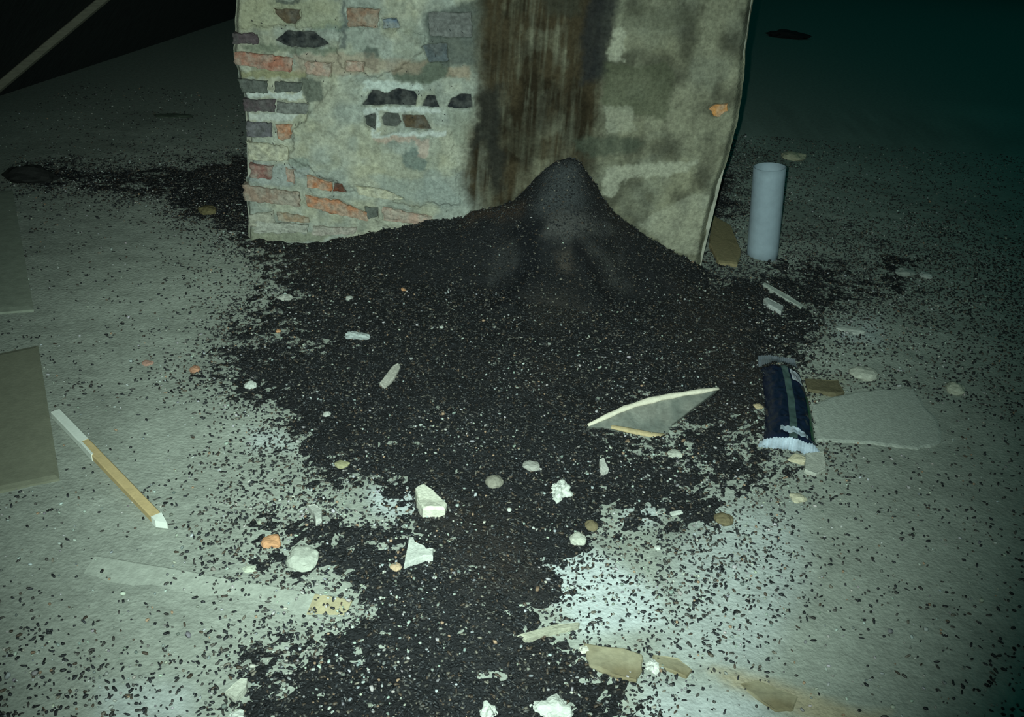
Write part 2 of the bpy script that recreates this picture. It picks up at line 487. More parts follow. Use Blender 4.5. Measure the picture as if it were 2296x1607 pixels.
# plaster areas stand proud of the quoin brickwork on the left
quoin = poly_sd(wx, wy, [(480, 60), (700, 60), (660, 110), (690, 165), (690, 260), (655, 300), (650, 380), (690, 400), (700, 440), (900, 520), (900, 640), (480, 640)])
dep = dep - 0.008 * smooth(-4, 4, quoin)
crust = poly_sd(wx, wy, [(700, 250), (740, 190), (800, 175), (830, 300), (1010, 290), (1030, 460), (900, 460), (780, 420), (700, 385), (650, 345), (665, 290)])
dep = dep + 0.010 * smooth(-3, 5, crust)
upper = poly_sd(wx, wy, [(760, 60), (945, 70), (948, 118), (900, 150), (850, 175), (760, 150)])
dep = dep + 0.010 * smooth(-3, 4, upper)
ppaint([(815, 180), (945, 188), (950, 205), (870, 205), (820, 200)], (0.50, 0.54, 0.49), 7, 0.9)
ppaint([(810, 241), (990, 243), (990, 256), (850, 252), (846, 300), (1000, 292), (1000, 305), (840, 305)], (0.52, 0.54, 0.50), 6, 0.8)
ppaint([(545, 208), (680, 208), (676, 224), (545, 220)], (0.52, 0.54, 0.50), 5, 0.8)
ppaint([(545, 252), (665, 256), (660, 272), (548, 268)], (0.50, 0.51, 0.46), 5, 0.8)
for poly, c, s, a in [
    ([(808, 108), (852, 106), (855, 135), (845, 160), (815, 140)], (0.11, 0.125, 0.105), 8, 0.9),
    ([(675, 172), (716, 178), (722, 220), (690, 235), (676, 205)], (0.12, 0.13, 0.105), 9, 0.9),
    ([(885, 140), (1000, 128), (1010, 175), (950, 188), (890, 178)], (0.095, 0.11, 0.080), 12, 0.9),
    ([(905, 335), (925, 332), (962, 360), (955, 382), (910, 370)], (0.15, 0.18, 0.16), 9, 0.85),
    ([(930, 315), (968, 315), (955, 355), (935, 350)], (0.47, 0.35, 0.29), 8, 0.7),
    ([(650, 350), (688, 350), (690, 385), (655, 378)], (0.25, 0.28, 0.24), 7, 0.8),
    ([(690, 48), (760, 46), (780, 70), (700, 66)], (0.17, 0.21, 0.18), 7, 0.8),
    ([(762, 0), (772, 0), (776, 110), (766, 110)], (0.12, 0.13, 0.12), 5, 0.8),
    ([(840, 305), (930, 305), (940, 318), (850, 316)], (0.44, 0.31, 0.25), 7, 0.7),
    ([(1000, 150), (1060, 150), (1050, 180), (1010, 175)], (0.30, 0.20, 0.13), 10, 0.6),
    ([(525, 158), (690, 160), (690, 176), (530, 176)], (0.26, 0.24, 0.13), 8, 0.8),
    ([(655, 120), (780, 118), (960, 140), (940, 160), (820, 165), (660, 165)], (0.36, 0.27, 0.20), 16, 0.6),
    ([(530, 0), (760, 0), (760, 60), (690, 64), (530, 66)], (0.36, 0.34, 0.20), 20, 0.5),
    ([(540, 100), (760, 108), (760, 122), (540, 114)], (0.15, 0.17, 0.12), 8, 0.7),
    ([(830, 395), (1000, 400), (1040, 460), (990, 470), (880, 440)], (0.27, 0.30, 0.27), 18, 0.6),
    ([(545, 515), (760, 522), (720, 545), (545, 545)], (0.25, 0.25, 0.17), 8, 0.7),
    ([(545, 365), (690, 375), (690, 388), (640, 420), (550, 408)], (0.33, 0.35, 0.33), 8, 0.7),
    ([(1000, 250), (1060, 245), (1045, 330), (1020, 330)], (0.22, 0.23, 0.18), 14, 0.6),
    ([(615, 0), (670, 0), (665, 8), (618, 8)], (0.08, 0.09, 0.08), 5, 0.8),
    ([(945, 30), (1060, 0), (1090, 0), (1075, 150), (1000, 150), (960, 130)], (0.085, 0.095, 0.085), 22, 0.85),
]:
    ppaint(poly, c, s, a)
# right part: duller, brownish plaster
rp = smooth(1040, 1120, wx)
pc = pc * (1 - rp[..., None] * 0.72) + rp[..., None] * 0.72 * np.array([0.19, 0.18, 0.115])
pc = pc * (1 - rp[..., None] * 0.6 * smooth(0.32, 0.75, fbm(Uc * 16, Vc * 11, 77, 6))[..., None])
# dark run-down stain of the droppings with vertical streaks
st = poly_sd(wx, wy, [(1062, -300), (1375, -300), (1372, 40), (1350, 130), (1350, 250), (1345, 330), (1320, 420), (1180, 470), (1060, 480), (1035, 420), (1050, 300), (1075, 200)])
stk = fbm(Uc * 60, Vc * 4, 81, 4); stk2 = fbm(Uc * 150, Vc * 9, 82, 3)
sa = smooth(-22, 26, st) * np.clip(0.96 + 0.9 * (stk - 0.45) + 0.5 * (stk2 - 0.5) - 0.28 * smooth(180, 330, py) * smooth(1120, 1180, px) - 0.25 * smooth(0.5, 0.7, fbm(Uc * 20, Vc * 14, 84)), 0.25, 1.0)
stc = np.array([0.052, 0.039, 0.022])[None, None] * (1 - 0.55 * smooth(0.4, 0.7, fbm(Uc * 14, Vc * 10, 83)))[..., None] + np.zeros_like(pc)
pc = pc * (1 - sa[..., None]) + stc * sa[..., None]
dkl = [([(1322, -20), (1388, -20), (1372, 60), (1362, 170), (1300, 190), (1306, 60)], 0.8, (0.020, 0.022, 0.024)),
       ([(1075, 200), (1130, 190), (1115, 300), (1135, 350), (1128, 425), (1105, 430), (1085, 320), (1060, 340)], 0.85, (0.024, 0.024, 0.020)),
       ([(1355, 140), (1430, 150), (1500, 140), (1510, 200), (1490, 270), (1400, 250), (1350, 235)], 0.72, (0.085, 0.09, 0.055)),
       ([(1285, 310), (1400, 305), (1450, 318), (1430, 338), (1330, 350), (1290, 340)], 0.7, (0.06, 0.07, 0.05)),
       ([(1215, -20), (1300, -20), (1300, 40), (1220, 30)], 0.5, (0.04, 0.045, 0.035)),
       ([(1400, 20), (1520, 10), (1560, 50), (1480, 70), (1400, 60)], 0.45, (0.09, 0.09, 0.06))]
for k, (poly, a, c) in enumerate(dkl):
    ppaint(poly, c, 28 if k in (0, 1, 4) else 18, a)
# brighter scraped plaster at the lower right
for poly, a in [([(1365, 370), (1560, 360), (1540, 390), (1400, 400), (1370, 440), (1350, 430)], 0.55), ([(1430, 500), (1560, 430), (1590, 440), (1570, 570), (1500, 560)], 0.35),
                ([(1350, 235), (1420, 240), (1430, 290), (1360, 300)], 0.35), ([(1370, 60), (1400, 60), (1400, 140), (1365, 140)], 0.6)]:
    ppaint(poly, (0.44, 0.43, 0.33), 9, a)
# holes
for poly, c, d in BRICKS:
    bx = (px > min(p[0] for p in poly) - 40) & (px < max(p[0] for p in poly) + 40) & (py > min(p[1] for p in poly) - 40) & (py < max(p[1] for p in poly) + 40)
    sd = poly_sd(fx_[bx], fy_[bx], poly)
    deep = d < -0.008
    if deep:
        k = smooth(-1.5, 2.0, sd); dep[bx] = dep[bx] * (1 - k) + (d - 0.012) * k
    else:
        k = smooth(-1.0, 2.5, sd + 1.5); dep[bx] = np.minimum(dep[bx], dep[bx] * (1 - k) + (d - 0.010) * k)
# pull the coat back round the outer edges
el = (Uc - lb[:, None]); er = (rb_[:, None] - Uc)
dep = dep - 0.03 * (1 - smooth(0, 0.022, el)) - 0.03 * (1 - smooth(0, 0.03, er))
Pw = Pw + WN * dep[..., None]
coat = make_mesh('plaster_coat', Pw.reshape(-1, 3) - CO, grid_faces(nu, len(vv)), M_plaster, parent=chim, cols=np.clip(pc, 0.01, 0.9).reshape(-1, 3))

M_brick = {}
def brick_mat(c):
    if c not in M_brick:
        M_brick[c] = material('brick_' + str(len(M_brick)), c, rough=0.9, nscale=75, namt=0.5, bump=0.9, bscale=90, bdist=0.007, spec=0.1,
                              tint2=tuple(0.45 * v + 0.55 * w for v, w in zip(c, ((0.36, 0.35, 0.29) if max(c) > 0.2 else (0.11, 0.11, 0.10)))))
    return M_brick[c]
def resample(poly, step):
    out = []
    n = len(poly)
    for i in range(n):
        a = np.array(poly[i], float); b = np.array(poly[(i + 1) % n], float)
        m = max(1, int(np.linalg.norm(b - a) / step))
        for k in range(m): out.append(a + (b - a) * k / m)
    return np.array(out)
def prism(name, ring, n, thick, mat, parent=None, origin=(0, 0, 0), bev=0.003, jit=0.0, seed=0, inset=0.12, top_jit=0.0):
    """thick polygon with a rounded upper rim; ring = outline points of the upper face"""
    ring = np.asarray(ring, float); m = len(ring); c = ring.mean(0); r = np.random.default_rng(seed)
    ring = ring + (ring - c) * (r.random((m, 1)) - 0.5) * jit
    inn = c + (ring - c) * (1 - inset)
    mid = c + (ring - c) * (1 - inset * 2.8)
    n = np.asarray(n, float)
    V = np.vstack([ring - n * thick, ring - n * bev, inn, mid + n * top_jit * np.array([[mnoise.noise(Vector(q) * 25.0)] for q in mid]), [c + n * top_jit * mnoise.noise(Vector(c) * 25.0)]]) - np.asarray(origin)
    Fc = []
    for k in range(3):
        for j in range(m):
            j2 = (j + 1) % m
            Fc.append((k * m + j, k * m + j2, (k + 1) * m + j2, (k + 1) * m + j))
    for j in range(m): Fc.append((3 * m + j, 3 * m + (j + 1) % m, 4 * m))
    Fc.append(tuple(range(m - 1, -1, -1)))
    o = make_mesh(name, V, Fc, mat, parent=parent, smooth_shade=False)
    bm = bmesh.new(); bm.from_mesh(o.data); bmesh.ops.recalc_face_normals(bm, faces=bm.faces); bm.to_mesh(o.data); bm.free()
    return o
for i, (poly, c, d) in enumerate(BRICKS):
    grow = 6 if d < -0.008 else 0
    pp = resample(poly, 5)
    nn = np.array([[mnoise.noise(Vector((q[0] * 0.11, q[1] * 0.11, i * 3.1))), mnoise.noise(Vector((q[0] * 0.11, q[1] * 0.11, 40 + i * 3.1)))] for q in pp])
    pp = pp + nn * np.array([5.0, 4.0])
    cc = pp.mean(0); pp = cc + (pp - cc) * (1 + grow / (np.abs(pp - cc).max()))
    ring = np.array([wall_pt(*wall_uv(p[0], p[1]), d + 0.0005) for p in pp])
    prism('brick', ring, WN, 0.06, brick_mat(c), chim, CO, bev=0.003, jit=0.05, seed=i, inset=0.07, top_jit=0.006)
# solid core behind the coat
zt = 2.6
core = []
for z in (-0.03, 0.5, 1.0, zt):
    l_ = np.interp(z, lv, lu) + 0.006; r_ = np.interp(z, rv, ru) - 0.006
    for (u, d) in ((l_, -0.028), (r_, -0.028), (r_, -0.75), (l_, -0.75)): core.append(wall_pt(u, z, d) - CO)
cf = []
for k in range(3):
    for j in range(4): cf.append((k * 4 + j, k * 4 + (j + 1) % 4, (k + 1) * 4 + (j + 1) % 4, (k + 1) * 4 + j))
cf += [(0, 1, 2, 3), (12, 13, 14, 15)]
M_core = material('mortar_core', (0.33, 0.32, 0.26), nscale=30, namt=0.3)
make_mesh('masonry_core', core, cf, M_core, parent=chim, smooth_shade=False)

SOFT = 1.0
# ------------------------------------------------------------------ heap of droppings
M_heap = material('packed_droppings', attr=True, rough=0.85, nscale=160, namt=0.6, bump=0.9, bscale=170, bdist=0.010, spec=0.2)
hx = np.arange(-2.6, 2.6, 0.0105); hy = np.arange(0.78, 4.9, 0.0105)
X, Y = np.meshgrid(hx, hy)
px, py = project(np.stack([X, Y, 0 * X], -1))
LH = layer_h(X, Y)
Z = floor_h(X, Y) + np.where(LH > 0, LH, np.maximum(LH, -0.006))
inside = ((X - PL[0]) * WN[0] + (Y - PL[1]) * WN[1] < -0.02) & ((X - PL[0]) * WU[0] + (Y - PL[1]) * WU[1] > 0.03) & ((X - PL[0]) * WU[0] + (Y - PL[1]) * WU[1] < WLEN - 0.03) & ((X - PL[0]) * WN[0] + (Y - PL[1]) * WN[1] > -0.8)
ok = (LH > 0) & ~inside & (px > -250) & (px < 2550)
keep = (ok[:-1, :-1] | ok[1:, :-1] | ok[:-1, 1:] | ok[1:, 1:]) & ~inside[:-1, :-1] & ~inside[1:, 1:]
fcs = grid_faces(len(hx), len(hy), keep)
used = np.unique(fcs); remap = -np.ones(X.size, int); remap[used] = np.arange(len(used))
px, py = project(np.stack([X, Y, Z], -1))
wx = px + 50 * (fbm(X * 14, Y * 14, 55) - 0.5); wy = py + 50 * (fbm(X * 14, Y * 14, 56) - 0.5)
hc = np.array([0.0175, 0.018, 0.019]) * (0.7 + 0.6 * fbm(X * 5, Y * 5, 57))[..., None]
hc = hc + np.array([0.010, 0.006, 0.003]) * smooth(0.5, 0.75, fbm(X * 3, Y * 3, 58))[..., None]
for poly, c, soft, amt in [  # pale ridge streaks: grey dust, plus light on the slopes put into colour
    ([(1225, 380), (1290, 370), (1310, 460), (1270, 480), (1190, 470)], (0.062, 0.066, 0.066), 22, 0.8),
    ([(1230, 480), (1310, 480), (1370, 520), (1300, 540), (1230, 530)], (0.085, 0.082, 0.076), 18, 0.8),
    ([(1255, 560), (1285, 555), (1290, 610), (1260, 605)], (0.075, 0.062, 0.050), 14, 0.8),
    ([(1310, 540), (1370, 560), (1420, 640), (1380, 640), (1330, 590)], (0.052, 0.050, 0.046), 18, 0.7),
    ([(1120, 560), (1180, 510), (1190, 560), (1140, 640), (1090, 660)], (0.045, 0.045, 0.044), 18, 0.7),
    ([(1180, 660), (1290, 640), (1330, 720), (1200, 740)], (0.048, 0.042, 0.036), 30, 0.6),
    ([(1150, 500), (1225, 490), (1215, 600), (1120, 700), (1070, 690), (1170, 600)], (0.007, 0.008, 0.010), 14, 0.9),  # valley left of the spur: slope shade painted into the heap colour
    ([(1290, 540), (1310, 545), (1360, 610), (1410, 700), (1380, 700), (1320, 610)], (0.008, 0.008, 0.009), 10, 0.9),  # valley right of the spur, its shade painted in as well
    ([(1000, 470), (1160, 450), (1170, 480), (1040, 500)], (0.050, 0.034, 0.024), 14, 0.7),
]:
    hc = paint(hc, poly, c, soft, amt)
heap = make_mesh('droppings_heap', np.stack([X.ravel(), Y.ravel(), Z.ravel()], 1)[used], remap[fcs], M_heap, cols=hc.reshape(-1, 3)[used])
tag(heap, 'black heap of droppings banked up against the chimney and spread over the floor', 'droppings heap', None, 'stuff')

# loose pellets: far too many to count
def pellet_cloud(name, P, length, rad, yaw, tilt, cols, mat):
    prof = [(-0.5, 0.0), (-0.28, 1.0), (0.25, 0.9), (0.5, 0.0)]
    base = [(-0.5, 0, 0)]
    for (a, r) in prof[1:3]:
        for k in range(4):
            an = math.pi / 4 + k * math.pi / 2
            base.append((a, r * math.cos(an), r * math.sin(an)))
    base.append((0.5, 0, 0))
    base = np.array(base)
    tri = []
    for k in range(4):
        k2 = (k + 1) % 4
        tri += [(0, 1 + k2, 1 + k), (1 + k, 1 + k2, 5 + k2), (1 + k, 5 + k2, 5 + k), (5 + k, 5 + k2, 9)]
    tri = np.array(tri)
    n = len(P)
    B_ = np.repeat(base[None], n, 0)
    B_[:, :, 0] *= length[:, None]; B_[:, :, 1] *= rad[:, None]; B_[:, :, 2] *= rad[:, None] * 0.85
    B_[:, 1:9, :] *= 1 + 0.5 * (rng.random((n, 8, 1)) - 0.5) * np.array([0.5, 1, 1])
    ct, st_ = np.cos(tilt)[:, None], np.sin(tilt)[:, None]
    x = B_[:, :, 0] * ct - B_[:, :, 2] * st_; z = B_[:, :, 0] * st_ + B_[:, :, 2] * ct; y = B_[:, :, 1]
    cy, sy = np.cos(yaw)[:, None], np.sin(yaw)[:, None]
    V = np.stack([x * cy - y * sy, x * sy + y * cy, z], -1) + P[:, None, :]
    Fc = tri[None] + (np.arange(n) * 10)[:, None, None]
    return make_mesh(name, V.reshape(-1, 3), Fc.reshape(-1, 3), mat, cols=np.repeat(cols, 10, 0), smooth_shade=False)

def in_chimney(x, y):
    n = (x - PL[0]) * WN[0] + (y - PL[1]) * WN[1]; u = (x - PL[0]) * WU[0] + (y - PL[1]) * WU[1]
    return (n < 0.004) & (n > -0.8) & (u > -0.01) & (u < WLEN + 0.01)
def sample(n, fn):
    out = []
    tot = 0
    while tot < n:
        x = rng.uniform(-2.6, 2.9, n * 4); y = rng.uniform(0.8, 5.4, n * 4)
        px, py = project(np.stack([x, y, 0 * x], -1))
        ok = (px > -150) & (px < 2450) & (py < 1780) & ~in_chimney(x, y)
        x, y = x[ok], y[ok]
        p = fn(x, y); k = rng.random(len(x)) < p
        out.append(np.stack([x[k], y[k]], 1)); tot += k.sum()
    return np.concatenate(out)[:n]
def pellet_p(x, y):
    c = cover(x, y) + 0.50 * (fbm(x * 20, y * 20, 31, 4) - 0.5) + 0.30 * (fbm(x * 70, y * 70, 33, 2) - 0.5)
    c = np.maximum(c, np.where(mound(x, y) > 0.01, 0.95, 0))
    return np.clip(c, 0.035, 1.05) ** 1.9 * (0.55 + 0.9 * fbm(x * 5, y * 5, 91, 2))
M_pel = material('loose_droppings', attr=True, rough=0.55, nscale=200, namt=0.3, bump=0.0, spec=0.35)
NP = 122000
xy = sample(NP, pellet_p)
rad = rng.uniform(0.0018, 0.0034, NP); ln = rng.uniform(0.006, 0.0150, NP)
frag = rng.random(NP) < 0.42; rad[frag] *= 0.68; ln[frag] *= 0.5
z = surf(xy[:, 0], xy[:, 1]) + rad * 0.55
g = rng.random(NP)
pcx = np.array([0.0175, 0.0185, 0.020])[None] * rng.uniform(0.5, 1.7, (NP, 1))
pcx[g > 0.62] = np.array([0.048, 0.045, 0.040]) * rng.uniform(0.6, 1.6, ((g > 0.62).sum(), 1))
pcx[g > 0.88] = np.array([0.062, 0.045, 0.032]) * rng.uniform(0.6, 1.5, ((g > 0.88).sum(), 1))
pcx[g > 0.96] = np.array([0.13, 0.115, 0.09]) * rng.uniform(0.6, 1.6, ((g > 0.96).sum(), 1))
pos = np.column_stack([xy, z])
NW = 110
for k in range(NW):
    qx, qy = rng.uniform(560, 1040), rng.uniform(40, 480)
    u, v = wall_uv(qx, qy)
    pos[k] = wall_pt(u, v, 0.006); rad[k] = rng.uniform(0.0012, 0.002); ln[k] = rng.uniform(0.005, 0.010); pcx[k] = 0.02
tl = rng.normal(0, 0.3, NP); tl[:NW] = rng.uniform(0.3, 2.8, NW)
yw = rng.uniform(0, 6.28, NP); yw[:NW] = 0.0
pel = pellet_cloud('loose_droppings', pos, ln, rad, yw, tl, pcx, M_pel)
tag(pel, 'countless small black pellets strewn over heap and floor', 'droppings', None, 'stuff')

# pale grit: mortar and wood crumbs too small to count
def grit_p(x, y):
    c = cover(x, y)
    return (0.15 + 0.85 * smooth(0.3, 0.7, c) * smooth(0.35, 0.7, fbm(x * 6, y * 6, 95, 3))) * (1 - 0.75 * smooth(0.0, 0.08, mound(x, y))) * (0.45 + 0.55 * smooth(2.6, 1.4, y))
NG = 10500
xy = sample(NG, grit_p)
rad = rng.uniform(0.0010, 0.0034, NG); big = rng.random(NG) > 0.95; rad[big] *= 1.7
ln = rad * rng.uniform(1.8, 3.4, NG)
gc = np.array([0.34, 0.35, 0.32])[None] * rng.uniform(0.35, 1.35, (NG, 1)) * rng.uniform(0.9, 1.1, (NG, 3))
w_ = rng.random(NG) > 0.91; gc[w_] = np.array([0.30, 0.20, 0.13]) * rng.uniform(0.6, 1.3, (w_.sum(), 1))
grit = pellet_cloud('mortar_grit', np.column_stack([xy, surf(xy[:, 0], xy[:, 1]) + rad * 0.9]), ln, rad, rng.uniform(0, 6.28, NG), rng.normal(0, 0.3, NG), np.clip(gc, 0, 0.9),
                    material('pale_grit', attr=True, rough=0.85, namt=0.2, bump=0))
tag(grit, 'tiny pale crumbs of mortar and wood speckling the black heap', 'grit', None, 'stuff')

# ------------------------------------------------------------------ stones, chips and scraps lying about
def scale_at(p):
    return np.linalg.norm(np.asarray(p) - EYE) / FPX
_mat_cache = {}
GROUPS = {'stone': 'loose stones around the heap', 'brick_crumb': 'brick crumbs around the heap', 'mortar_lump': 'mortar lumps around the heap',
          'mortar_chunk': 'mortar chips by the white powder', 'mortar_fragment': 'jagged mortar fragments', 'wood_splinter': 'wood splinters on the heap',
          'wood_scrap': 'dark wood scraps', 'broken_board': 'broken boards at the bottom', 'fibre_board': 'flat boards at the left edge', 'clod': 'black clods'}
def stone_mat(c, rough=0.92):
    if c not in _mat_cache:
        _mat_cache[c] = material('stone_' + str(len(_mat_cache)), c, rough=rough, nscale=90, namt=0.22, bump=0.5, bscale=160, bdist=0.004, spec=0.1)
    return _mat_cache[c]
def rock(name, px, py, w, h, col, label, cat='stone', rough=0.35, seed=None, group=None, sub=2, flat=1.0):
    """rounded lump: w, h are its seen size"""
    seed = seed if seed is not None else int(px * 7 + py)
    p = surf_pt(px, py + h * 0.18); s = scale_at(p)
    wx_, hz = w * s / 2, h * s * 0.30 * flat
    dy = max(0.45 * wx_, min(1.15 * wx_, h * s * 0.62))
    bm = bmesh.new(); bmesh.ops.create_icosphere(bm, subdivisions=sub + 1, radius=1.0)
    off = Vector((seed * 1.37 % 50, seed * 2.11 % 50, seed * 0.77 % 50))
    for v in bm.verts:
        k = 1 + rough * mnoise.noise(v.co * 1.3 + off) + rough * 0.45 * mnoise.noise(v.co * 3.4 + off)
        q = v.co * k
        if q.z < -0.45: q.z = -0.45
        v.co = Vector((q.x * wx_, q.y * dy, q.z * hz))
    me = bpy.data.meshes.new(name); bm.to_mesh(me); bm.free()
    me.materials.append(stone_mat(col))
    o = bpy.data.objects.new(name, me); COL.objects.link(o)
    o.location = (p[0], p[1], float(surf(p[0], p[1])) + hz * 0.38)
    o.rotation_euler = (0, 0, (seed % 13) * 0.05 - 0.3)
    return tag(o, label, cat, group or GROUPS.get(name))
def chip(name, poly, thick, col, label, cat, jit=0.06, tilt=0.0, top_jit=0.003, rough=0.9, lift=0.0, step=8, mat=None):
    """broken flat piece lying on the surface; outline taken on its own raised upper plane"""
    pp = resample(poly, step); c = pp.mean(0)
    p = surf_pt(c[0], c[1]); z = float(surf(p[0], p[1])) + thick * 0.75 + lift
    n = np.array([0.0, -math.sin(tilt), math.cos(tilt)])
    p0 = floor_pt(c[0], c[1], z)
    ring = np.array([plane_pt(q[0], q[1], p0, n) for q in pp])
    o = prism(name, ring, n, thick, mat or stone_mat(col, rough), None, (p0[0], p0[1], z - thick * 0.75), bev=min(0.25 * thick, 0.004), jit=jit, seed=abs(int(c[0])), inset=0.05, top_jit=top_jit)
    o.location = (p0[0], p0[1], z - thick * 0.75)
    return tag(o, label, cat, GROUPS.get(name))

PALE = (0.42, 0.42, 0.37); WHITE = (0.52, 0.53, 0.47); GREY = (0.30, 0.30, 0.26); TANC = (0.46, 0.36, 0.22); ORANGE = (0.52, 0.27, 0.14); BROWN = (0.16, 0.13, 0.075)
rock('stone', 563, 862, 25, 24, WHITE, 'round white pebble at the left rim of the black heap')
rock('stone', 783, 668, 15, 15, PALE, 'small white pebble high on the left slope of the heap')
rock('stone', 679, 1247, 68, 58, (0.37, 0.38, 0.32), 'largest grey round stone, beside the orange brick crumb', rough=0.25)
rock('stone', 1108, 1076, 38, 36, (0.24, 0.225, 0.18), 'round brownish grey stone below the middle of the heap', rough=0.2)
rock('stone', 1192, 1042, 40, 28, (0.33, 0.32, 0.28), 'pale oval stone just above right of a round grey stone')
rock('stone', 1295, 1206, 36, 34, (0.46, 0.46, 0.38), 'pale round stone at the top of the white lime patch', rough=0.2)
rock('stone', 1325, 1176, 30, 30, BROWN, 'dark brown stone touching a pale round stone', rough=0.2)
rock('stone', 1621, 1162, 42, 34, BROWN, 'brown stone on the pale floor at the right rim of the heap', rough=0.25)
rock('stone', 1513, 1016, 30, 24, (0.42, 0.42, 0.35), 'pale grey stone below the curved tile shard')
rock('stone', 766, 1040, 34, 20, (0.30, 0.28, 0.16), 'olive stone at the lower left edge of the black heap')
rock('stone', 1790, 1028, 44, 24, (0.52, 0.46, 0.32), 'tan stone at the lower end of the blue wrapper')
rock('stone', 1787, 1114, 34, 24, (0.46, 0.42, 0.30), 'tan pebble on bare floor below the blue wrapper')
rock('stone', 2140, 869, 36, 40, (0.40, 0.40, 0.31), 'round pale stone alone at the right, beyond the flat mortar plate', rough=0.25)
rock('stone', 1936, 834, 62, 42, (0.40, 0.40, 0.33), 'broad pale lump between wrapper and far right stone', rough=0.25)
rock('stone', 1778, 349, 52, 32, (0.40, 0.38, 0.26), 'yellowish stone on the dark floor beside the top of the pale cylinder', rough=0.3)
rock('stone', 466, 470, 38, 30, (0.17, 0.14, 0.07), 'brown stone in the black droppings left of the chimney')
rock('stone', 1908, 738, 60, 26, (0.44, 0.45, 0.40), 'flat pale lump on the right beyond the heap', flat=0.6)
rock('stone', 1700, 910, 22, 16, TANC, 'tan crumb at the left edge of the blue wrapper')
rock('stone', 733, 928, 16, 18, PALE, 'pale grey pebble on the lower left of the heap')
rock('stone', 990, 733, 9, 9, WHITE, 'tiny white pebble in the middle of the heap')
rock('stone', 1475, 1227, 14, 12, WHITE, 'tiny bright white pebble right of the lime patch')
rock('stone', 1142, 1142, 10, 14, WHITE, 'tiny bright white crumb in the lower middle of the heap')
rock('stone', 2028, 610, 0.1 + 44, 26, (0.30, 0.32, 0.28), 'faint pale lump on the dark floor at the right')
rock('stone', 2075, 617, 26, 20, (0.40, 0.42, 0.38), 'small pale lump right of the faint larger one')
rock('stone', 390, 258, 78, 12, (0.10, 0.12, 0.09), 'dark flat stone on the far floor left of the chimney', flat=0.6)
rock('clod', 70, 392, 100, 58, (0.03, 0.03, 0.028), 'black clod among droppings at the far left', 'clod', rough=0.5)
rock('clod', 1765, 78, 80, 34, (0.03, 0.03, 0.03), 'black clod on the far dark floor right of the chimney', 'clod', rough=0.5)
rock('brick_crumb', 610, 1212, 40, 34, ORANGE, 'orange brick crumb beside the largest grey stone', 'brick crumb', rough=0.4)
rock('brick_crumb', 888, 1270, 26, 20, (0.47, 0.34, 0.22), 'tan crumb below the triangular mortar fragment', 'brick crumb')
rock('brick_crumb', 437, 827, 22, 22, (0.42, 0.22, 0.14), 'reddish crumb at the left tip of the black heap', 'brick crumb')
rock('brick_crumb', 331, 813, 22, 16, (0.38, 0.22, 0.17), 'dull red crumb on bare floor left of the heap', 'brick crumb')
rock('brick_crumb', 905, 648, 13, 10, ORANGE, 'tiny orange crumb on the upper left slope of the heap', 'brick crumb')
rock('brick_crumb', 624, 742, 12, 10, ORANGE, 'tiny orange crumb near the left rim of the heap', 'brick crumb')
rock('mortar_lump', 1255, 1095, 42, 58, WHITE, 'white crumbly mortar lump below the middle of the heap', 'mortar', rough=0.75, sub=3)
rock('mortar_lump', 1242, 1592, 78, 56, WHITE, 'white mortar lump at the bottom edge of the picture', 'mortar', rough=0.6, sub=3)
rock('mortar_lump', 1095, 1592, 34, 34, WHITE, 'smaller white mortar lump left of the bottom edge lump', 'mortar', rough=0.6, sub=3)
rock('mortar_lump', 530, 1604, 34, 26, WHITE, 'white mortar lump cut by the bottom edge at left', 'mortar', rough=0.6)
rock('mortar_lump', 640, 666, 30, 20, (0.42, 0.42, 0.36), 'dull mortar lump at the upper left rim of the heap', 'mortar', rough=0.6)
rock('mortar_lump', 800, 752, 46, 26, (0.40, 0.43, 0.41), 'greyish mortar lump half sunk in the left of the heap', 'mortar', rough=0.8, sub=3)
rock('mortar_lump', 560, 1275, 26, 16, (0.44, 0.46, 0.36), 'pale mortar lump just above the buried plank', 'mortar', rough=0.5)
rock('mortar_lump', 1312, 1455, 26, 18, (0.52, 0.50, 0.42), 'pale mortar lump at the left end of the broken board', 'mortar', rough=0.6)
rock('mortar_lump', 1462, 1492, 28, 30, (0.58, 0.58, 0.52), 'white mortar lump at the right end of the broken board', 'mortar', rough=0.6)
chip('mortar_chunk', [(930, 1092), (950, 1083), (972, 1098), (1002, 1128), (998, 1140), (948, 1140), (935, 1118)], 0.035, (0.58, 0.57, 0.46), 'large pale angular mortar chunk by the white powder', 'mortar', top_jit=0.008)
chip('mortar_chunk', [(690, 1132), (705, 1128), (722, 1140), (722, 1164), (708, 1168), (702, 1148)], 0.022, PALE, 'small pale mortar chip left of the white powder', 'mortar')
chip('mortar_fragment', [(917, 1202), (926, 1202), (930, 1214), (952, 1222), (956, 1230), (972, 1228), (972, 1244), (950, 1244), (930, 1252), (906, 1262), (910, 1240)], 0.020, WHITE, 'white triangular mortar fragment with a stub, in the lower heap', 'mortar', step=6)
chip('mortar_fragment', [(1344, 1030), (1354, 1024), (1358, 1036), (1365, 1050), (1354, 1056), (1346, 1048)], 0.014, (0.52, 0.51, 0.45), 'small jagged white fragment below the curved tile shard', 'mortar', step=5)
chip('mortar_fragment', [(540, 1518), (556, 1518), (552, 1540), (528, 1566), (504, 1550)], 0.018, (0.46, 0.46, 0.38), 'pale chip among pellets at the bottom left', 'mortar')
chip('wood_splinter', [(851, 858), (880, 820), (894, 812), (898, 822), (884, 846), (862, 869)], 0.010, (0.50, 0.47, 0.40), 'short pale wood splinter on the left of the heap', 'wood')
chip('wood_splinter', [(1502, 1147), (1528, 1143), (1532, 1148), (1506, 1152)], 0.006, WHITE, 'tiny white splinter above the lime patch right side', 'wood', step=5)
